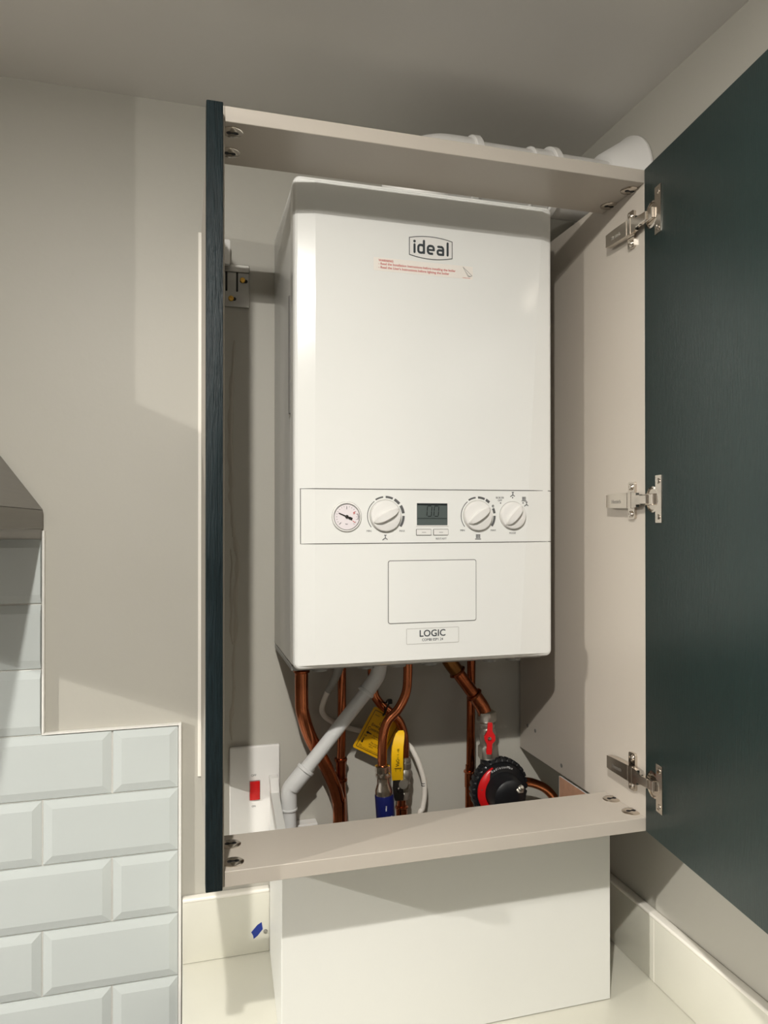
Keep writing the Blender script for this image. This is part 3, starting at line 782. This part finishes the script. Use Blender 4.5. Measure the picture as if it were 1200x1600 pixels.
# 22mm pipe, isolation valve with red handle
t = thing('isolation_valve', 'elbowed copper pipe with a nickel ball valve and red butterfly handle', 'valve', (.51, -.07, 1.2334))
A_, B_ = Vector((.4340, -.07, 1.4100)), Vector((.4948, -.07, 1.3290))
bm = bmesh.new(); tube(bm, [(.4300, -.07, ZT), (.4320, -.07, 1.4160), (.4400, -.07, 1.4020), (.4515, -.07, 1.3868)], .0125, 26); obj('top_elbow', bm, 'oldbrass', t)
bm = bmesh.new(); tube(bm, [(.4485, -.07, 1.3908), (.4640, -.07, 1.3700), (.4840, -.07, 1.3435)], .0110, 28)
obj('pipe', bm, 'copper2', t)
bm = bmesh.new(); tube(bm, [(.4830, -.07, 1.3448), (.4900, -.07, 1.3355), (.4985, -.07, 1.3225), (.5040, -.07, 1.3090), (.5060, -.07, 1.2980)], .0122, 28); obj('bend', bm, 'copper', t)
d = Vector((.6, 0, -.8))
for c in ((.4520, -.07, 1.3862), (.4828, -.07, 1.3450)):
    bm = bmesh.new(); a = d.normalized()
    lathe(bm, [(.011, -.003), (.0140, -.0022), (.0155, 0), (.0140, .0022), (.011, .003)], c, tuple(a), 32); obj('solder_bead', bm, 'copper2', t)
bm = bmesh.new()
lathe(bm, [(.0125, 0), (.0165, .002), (.0170, .016), (.0155, .018), (.0120, .0190), (.0120, .0220), (.0130, .0230), (.0130, .0280), (.0120, .0295), (.0138, .034), (.0145, .042), (.0138, .050), (.0138, .058), (.0150, .0600), (.0175, .0620), (.0182, .080), (.0165, .082)], (.5062, -.07, 1.3160), (.045, 0, -1), 48, hexa={1, 2, 14, 15})
lathe(bm, [(.0060, 0), (.0060, .024)], (.5075, -.07, 1.2790), (-.30, -1, 0), 18)
obj('valve_body', bm, 'nickel', t)
hc = Vector((.5005, -.0950, 1.2760)); HU = Vector((1, -.30, 0)).normalized(); HV = Vector((.04, 0, 1)).normalized()
P = [(-.0035, .0265), (.0035, .0265), (.0042, .0230), (.0045, .0120), (.0095, .0050), (.0100, -.0030), (.0050, -.0090), (.0048, -.0230), (.0040, -.0270), (-.0040, -.0270), (-.0048, -.0230), (-.0042, -.0100), (-.0085, -.0020), (-.0090, .0035), (-.0042, .0120), (-.0040, .0230)]
bm = bmesh.new(); prism(bm, P, hc, HU, HV, .0050)
h = obj('handle', bm, 'red', t, label='red butterfly handle')
bm = bmesh.new(); lathe(bm, [(.0032, .004), (.0032, .0065), (.0018, .0078)], tuple(hc), tuple(HU.cross(HV)), 18); obj('handle_screw', bm, 'chrome', h)
# magnetic filter
t = thing('magnetic_filter', 'black round magnetic filter with ribbed ring and red label below the red handle', 'filter', (.5225, -.09, 1.186))
FC = Vector((.5235, -.078, 1.1850)); AX = Vector((.02, -1, -.04)).normalized()
bm = bmesh.new(); lathe(bm, [(.012, -.050), (.026, -.046), (.034, -.030), (.036, 0)], tuple(FC), tuple(AX), 56)
lathe(bm, [(.0145, 0), (.0145, .050)], (.5100, -.07, 1.2480), (0, 0, -1), 30); obj('body', bm, 'black', t)
Us = (Vector((1, 0, 0))-AX*AX.x).normalized(); Vs = AX.cross(Us); Vs = Vs if Vs.z > 0 else -Vs
def face_on(u, v, d): return FC+AX*d+Us*u+Vs*v
def ringpt(r, a, d): return face_on(r*math.sin(a), r*math.cos(a), d)
bm = bmesh.new()
N = 30; prof = [(.0490, -.006), (.0520, -.004), (.0530, .008), (.0525, .0105), (.0475, .0120), (.0460, .0110)]
rings = []
for r, dd in prof:
    rg = []
    for i in range(N*6):
        a = 2*math.pi*i/(N*6)
        rg.append(bm.verts.new(ringpt(r-(.0030 if (i % 6 in (0, 1) and r > .0500) else 0), a, dd)))
    rings.append(rg)
for a, b in zip(rings[:-1], rings[1:]):
    for i in range(len(a)): bm.faces.new((a[i], a[(i+1) % len(a)], b[(i+1) % len(a)], b[i]))
bm.faces.new(rings[0]); bm.faces.new(rings[-1])
obj('ribbed_ring', bm, 'black', t, smooth=20)
bm = bmesh.new(); lathe(bm, [(.0450, .006), (.0445, .016), (.0430, .0185), (.0330, .0215), (.0322, .0230), (.0312, .0420), (.0290, .0500), (.0220, .0550), (.010, .0565)], tuple(FC), tuple(AX), 64)
obj('canister', bm, 'black', t)
bm = bmesh.new(); n = 26; A0, A1 = math.radians(-158), math.radians(-24); rows = []
for k in range(n+1):
    f = k/n; a = A0+(A1-A0)*f; ri = .0438-.0106*min(1, 2.6*math.sin(math.pi*(.03+.97*f)))*(1 if f < .8 else (1-f)/.2)
    pr_ = lambda r: .0185+(.0430-r)/.0100*.0030
    rows.append([bm.verts.new(ringpt(.0449, a, .0160)), bm.verts.new(ringpt(.0434, a, .0190)), bm.verts.new(ringpt(ri, a, pr_(ri)+.0008))])
for a, b in zip(rows[:-1], rows[1:]):
    for i in range(2): bm.faces.new((a[i], a[i+1], b[i+1], b[i]))
lb = obj('red_label', bm, 'red', t, smooth=60)
bm = bmesh.new(); lathe(bm, [(.0014, 0), (.0014, .0006)], tuple(ringpt(.0385, math.radians(-82), .0200)), tuple(AX), 12); obj('label_rivet', bm, 'nickel', lb)
bm = bmesh.new()
s_ = 'RadiatorMax'
for i, ch in enumerate(s_):
    a = math.radians(-30+i*5.4); c = ringpt(.0390, a, .0206)
    Ut = (Us*math.cos(a)-Vs*math.sin(a)); Vt = (Us*math.sin(a)+Vs*math.cos(a))
    text_bm(bm, ch, c+AX*.0002, Ut, Vt, em=.0060, thick=.0003)
obj('canister_lettering', bm, 'inkwhite', t)
bm = bmesh.new(); c = face_on(.0150, .0120, .0500)
lathe(bm, [(.0062, -.004), (.0062, .002), (.0080, .003), (.0080, .006), (.0045, .007), (.0045, .011), (.0028, .012), (.0028, .015)], tuple(c), tuple((AX+Vector((.02, 0, .75))).normalized()), 24, hexa={2, 3})
obj('bleed_screw', bm, 'nickel', t)
t = thing('copper_pipe', 'short copper pipe curving out to the right of the black filter', 'pipe', (.65, -.07, WT+.0005))
bm = bmesh.new(); tube(bm, [(.5590, -.072, 1.1810), (.5736, -.07, 1.1848), (.5923, -.07, 1.1818), (.6149, -.07, 1.1717), (.6301, -.07, 1.1587), (.6420, -.07, 1.1400), (.6505, -.07, 1.11), (.6520, -.07, WT+.0005)], .0080, 24); obj('pipe', bm, 'copper', t)

# condensate pipe
t = thing('condensate_pipe', 'white plastic waste pipe slanting down left from the boiler to an elbow', 'pipe', (.165, -.06, WT+.0005))
a, b = Vector((.3000, -.0805, 1.3790)), Vector((.1800, -.0655, 1.2300))
bm = bmesh.new(); tube(bm, [a, b], .0112, 28, smooth=False); obj('pipe', bm, 'pvc', t)
bm = bmesh.new(); tube(bm, [(.3085, -.088, ZT), (.3085, -.087, 1.4100), (.3060, -.085, 1.3935), (.2985, -.081, 1.3785), (.2860, -.0795, 1.3625)], .0127, 28); d = Vector((.12, .015, .149)).normalized(); lathe(bm, [(.0134, -.002), (.0144, -.001), (.0144, .003), (.0134, .004)], (.2868, -.0795, 1.3634), tuple(d), 28)
obj('elbow', bm, 'pvc', t)
bm = bmesh.new(); tube(bm, [(.1880, -.0665, 1.2400), (.1760, -.065, 1.2255), (.1675, -.062, 1.2140)], .0140, 28)
d = Vector((.12, .015, .149)).normalized(); lathe(bm, [(.0140, -.002), (.0152, -.001), (.0152, .003), (.0140, .004)], (.1885, -.0665, 1.2405), tuple(d), 28)
obj('elbow', bm, 'pvc', t)
bm = bmesh.new(); tube(bm, [(.1690, -.0625, 1.2180), (.1640, -.0605, 1.2090), (.1630, -.06, 1.1950), (.1632, -.06, 1.1760)], .0128, 28)
lathe(bm, [(.0128, 0), (.0136, .0005), (.0136, .003), (.0128, .0035)], (.1632, -.06, 1.1760), (0, 0, 1), 28)
obj('socket', bm, 'pvc', t)
bm = bmesh.new(); tube(bm, [(.1632, -.06, 1.1770), (.1650, -.06, 1.10), (.1650, -.06, WT+.0005)], .0112, 28); obj('pipe', bm, 'pvc', t)
# cable
CA = [(.2500, -.06, ZT), (.2466, -.060, 1.4064), (.2411, -.050, 1.3834), (.2311, -.040, 1.3604), (.2231, -.030, 1.3316), (.2286, -.022, 1.3150), (.2461, -.014, 1.3002), (.2685, -.012, 1.2898), (.2911, -.012, 1.2825), (.3347, -.014, 1.2730), (.3753, -.020, 1.2548), (.3902, -.028, 1.2327), (.4032, -.03, 1.1955), (.4056, -.03, 1.1672), (.4020, -.03, 1.1429), (.3949, -.03, 1.1122), (.3900, -.03, WT+.0005)]
t = thing('white_cable', 'white cable looping down behind the pipes and the yellow tag', 'cable', (.39, -.03, WT+.0005))
bm = bmesh.new(); tube(bm, CA, .0046, 16); obj('cable', bm, 'cable', t)
bm = bmesh.new(); tube(bm, CA[:4], [.0085, .0078, .0070, .0060], 18); obj('grommet_tube', bm, 'tube', t, label='grey rubber sleeve')
bm = bmesh.new()
for i in range(2): lathe(bm, [(.0048, 0), (.0048, .0012)], (.4040+.0003*i, -.03, 1.1870-.004*i), (.12, 0, -1), 16)
obj('cable_print', bm, 'inkgrey', t)

# yellow gas tag
t = thing('gas_tag', 'yellow gas emergency control valve tag hanging on a black cable tie', 'tag', (.3227, -.066, 1.32))
TU = Vector((.049, 0, -.0268)).normalized(); TV = Vector((.0300, -.006, .0690)).normalized()
TV = (TV-TU*TV.dot(TU)).normalized(); TO = Vector((.2748, -.034, 1.2620))
TWd, THt = .0580, .0775
bm = bmesh.new(); prism(bm, rrect(TWd, THt, .003, cx=TWd/2, cy=THt/2), TO, TU, TV, .0012)
tg = obj('tag_card', bm, 'yellow', t)
bm = bmesh.new(); TN = TU.cross(TV); TF = TO+TN*.0012
outline(bm, rrect(TWd-.009, THt-.009, .001, cx=TWd/2, cy=THt/2), TF, TU, TV, .0009, .0002)
def tt_(s, u, v, w=None, h=None, off=0.0): text_bm(bm, s, TF+TU*u+TV*v, TU, TV, w, h, .0002, offset=off)
tt_('Gas', .028, .0555, w=.0100, off=.01); tt_('Emergency', .0265, .0482, w=.0310, off=.012); tt_('Control Valve', .0280, .0412, w=.0400, off=.012)
tt_('Notice', .0125, .0660, w=.008)
tt_('ON', .0105, .0370, h=.0020); tt_('Off', .0105, .0270, h=.0028); tt_('On', .0105, .0095, h=.0028)
prism(bm, [(.0085, .0330), (.0105, .0355), (.0140, .0345), (.0195, .0335), (.0195, .0322), (.0140, .0320), (.0110, .0305)], TF, TU, TV, .0002)
prism(bm, [(.0080, .0150), (.0105, .0130), (.0120, .0150), (.0110, .0180), (.0108, .0235), (.0095, .0235), (.0092, .0180)], TF, TU, TV, .0002)
tt_('The lever must be', .0345, .0320, w=.024); tt_('at the valve closed', .0345, .0285, w=.024)
tt_('The lever in', .0345, .0200, w=.020); tt_('line with the', .0345, .0165, w=.022); tt_('valve', .0290, .0130, w=.008)
tt_('do not remove this tag from the valve', .0280, .0068, w=.040)
obj('tag_lettering', bm, 'inkblack', tg)
bm = bmesh.new(); tube(bm, [(.3265, -.0440, 1.3140), (.3250, -.0560, 1.3200), (.3280, -.0650, 1.3340), (.3305, -.0700, 1.3430), (.3312, -.066, 1.3445)], .0016, 10)
tube(bm, [(.3265, -.0440, 1.3140), (.3290, -.0370, 1.3180), (.3320, -.0390, 1.3300), (.3340, -.0420, 1.3380), (.3330, -.0600, 1.3430), (.3300, -.0690, 1.3420)], .0014, 10)
bx(bm, (.3275, -.0745, 1.3400), (.3345, -.0670, 1.3475), .0012, 2)
obj('cable_tie', bm, 'matt', t)

# fused spur switch and trunking
t = thing('fused_spur_switch', 'white wall switch plate with a red rocker between OFF and ON', 'switch', (.115, -.005, 1.19))
bm = box((.0715, -.0095, 1.1180), (.1545, -.0006, 1.2690), .0025, 3)
pl = obj('switch_plate', bm, 'plastic', t)
bm = box((.1045, -.0135, 1.1800), (.1210, -.0090, 1.2110), .0012, 2); obj('rocker', bm, 'redsw', t, label='red rocker switch')
bm = bmesh.new(); outline(bm, rrect(.0176, .0322, .001, cx=.11275, cy=1.1955), (0, -.0095, 0), X, Z, .0006, .0003)
obj('rocker_surround', bm, 'seam', t)
bm = bmesh.new(); text_bm(bm, 'OFF', (.1110, -.0095, 1.2205), X, Z, w=.0085); obj('switch_lettering', bm, 'inkgrey', t)
bm = bmesh.new(); text_bm(bm, 'ON', (.1110, -.0095, 1.1690), X, Z, w=.0062)
obj('switch_lettering', bm, 'inkgrey', t)
bm = box((.1355, -.0290, 1.125), (.1500, -.0100, 1.2190), .0012, 2)
for v in bm.verts: v.co.x += (1.219-v.co.z)*.095
bx(bm, (.1660, -.022, 1.1290), (.2170, -.0006, 1.1335), .0005, 1)
tag(obj('cable_trunking', bm, 'plastic'), 'narrow white trunking beside the switch, under the waste pipe elbow', 'trunking')

# ------------------------------------------------------------------ cooker hood (only its right-hand corner is in view)
t = thing('cooker_hood', 'grey steel cooker hood, its right corner in view above the tiles', 'hood', (-.51, -.25, 1.634))
def frustum(bm, b0, b1, z0, z1):
    L = [bm.verts.new((x, y, z0)) for x, y in ((b0[0], b0[2]), (b0[1], b0[2]), (b0[1], b0[3]), (b0[0], b0[3]))]
    H = [bm.verts.new((x, y, z1)) for x, y in ((b1[0], b1[2]), (b1[1], b1[2]), (b1[1], b1[3]), (b1[0], b1[3]))]
    bm.faces.new(L); bm.faces.new(H)
    for i in range(4): bm.faces.new((L[i], L[(i+1) % 4], H[(i+1) % 4], H[i]))
bm = bmesh.new(); frustum(bm, (-.8120, -.2125, -.50, -.0110), (-.6400, -.3800, -.150, -.0110), 1.6640, 1.8950); obj('canopy', bm, 'steel', t)
bm = box((-.8120, -.50, 1.6350), (-.2125, -.0110, 1.6638), .0008, 1); obj('canopy_rim', bm, 'steel', t)
bm = box((-.6400, -.150, 1.8952), (-.3800, -.0110, CEIL-.0005), .0008, 1); obj('chimney', bm, 'steel', t)
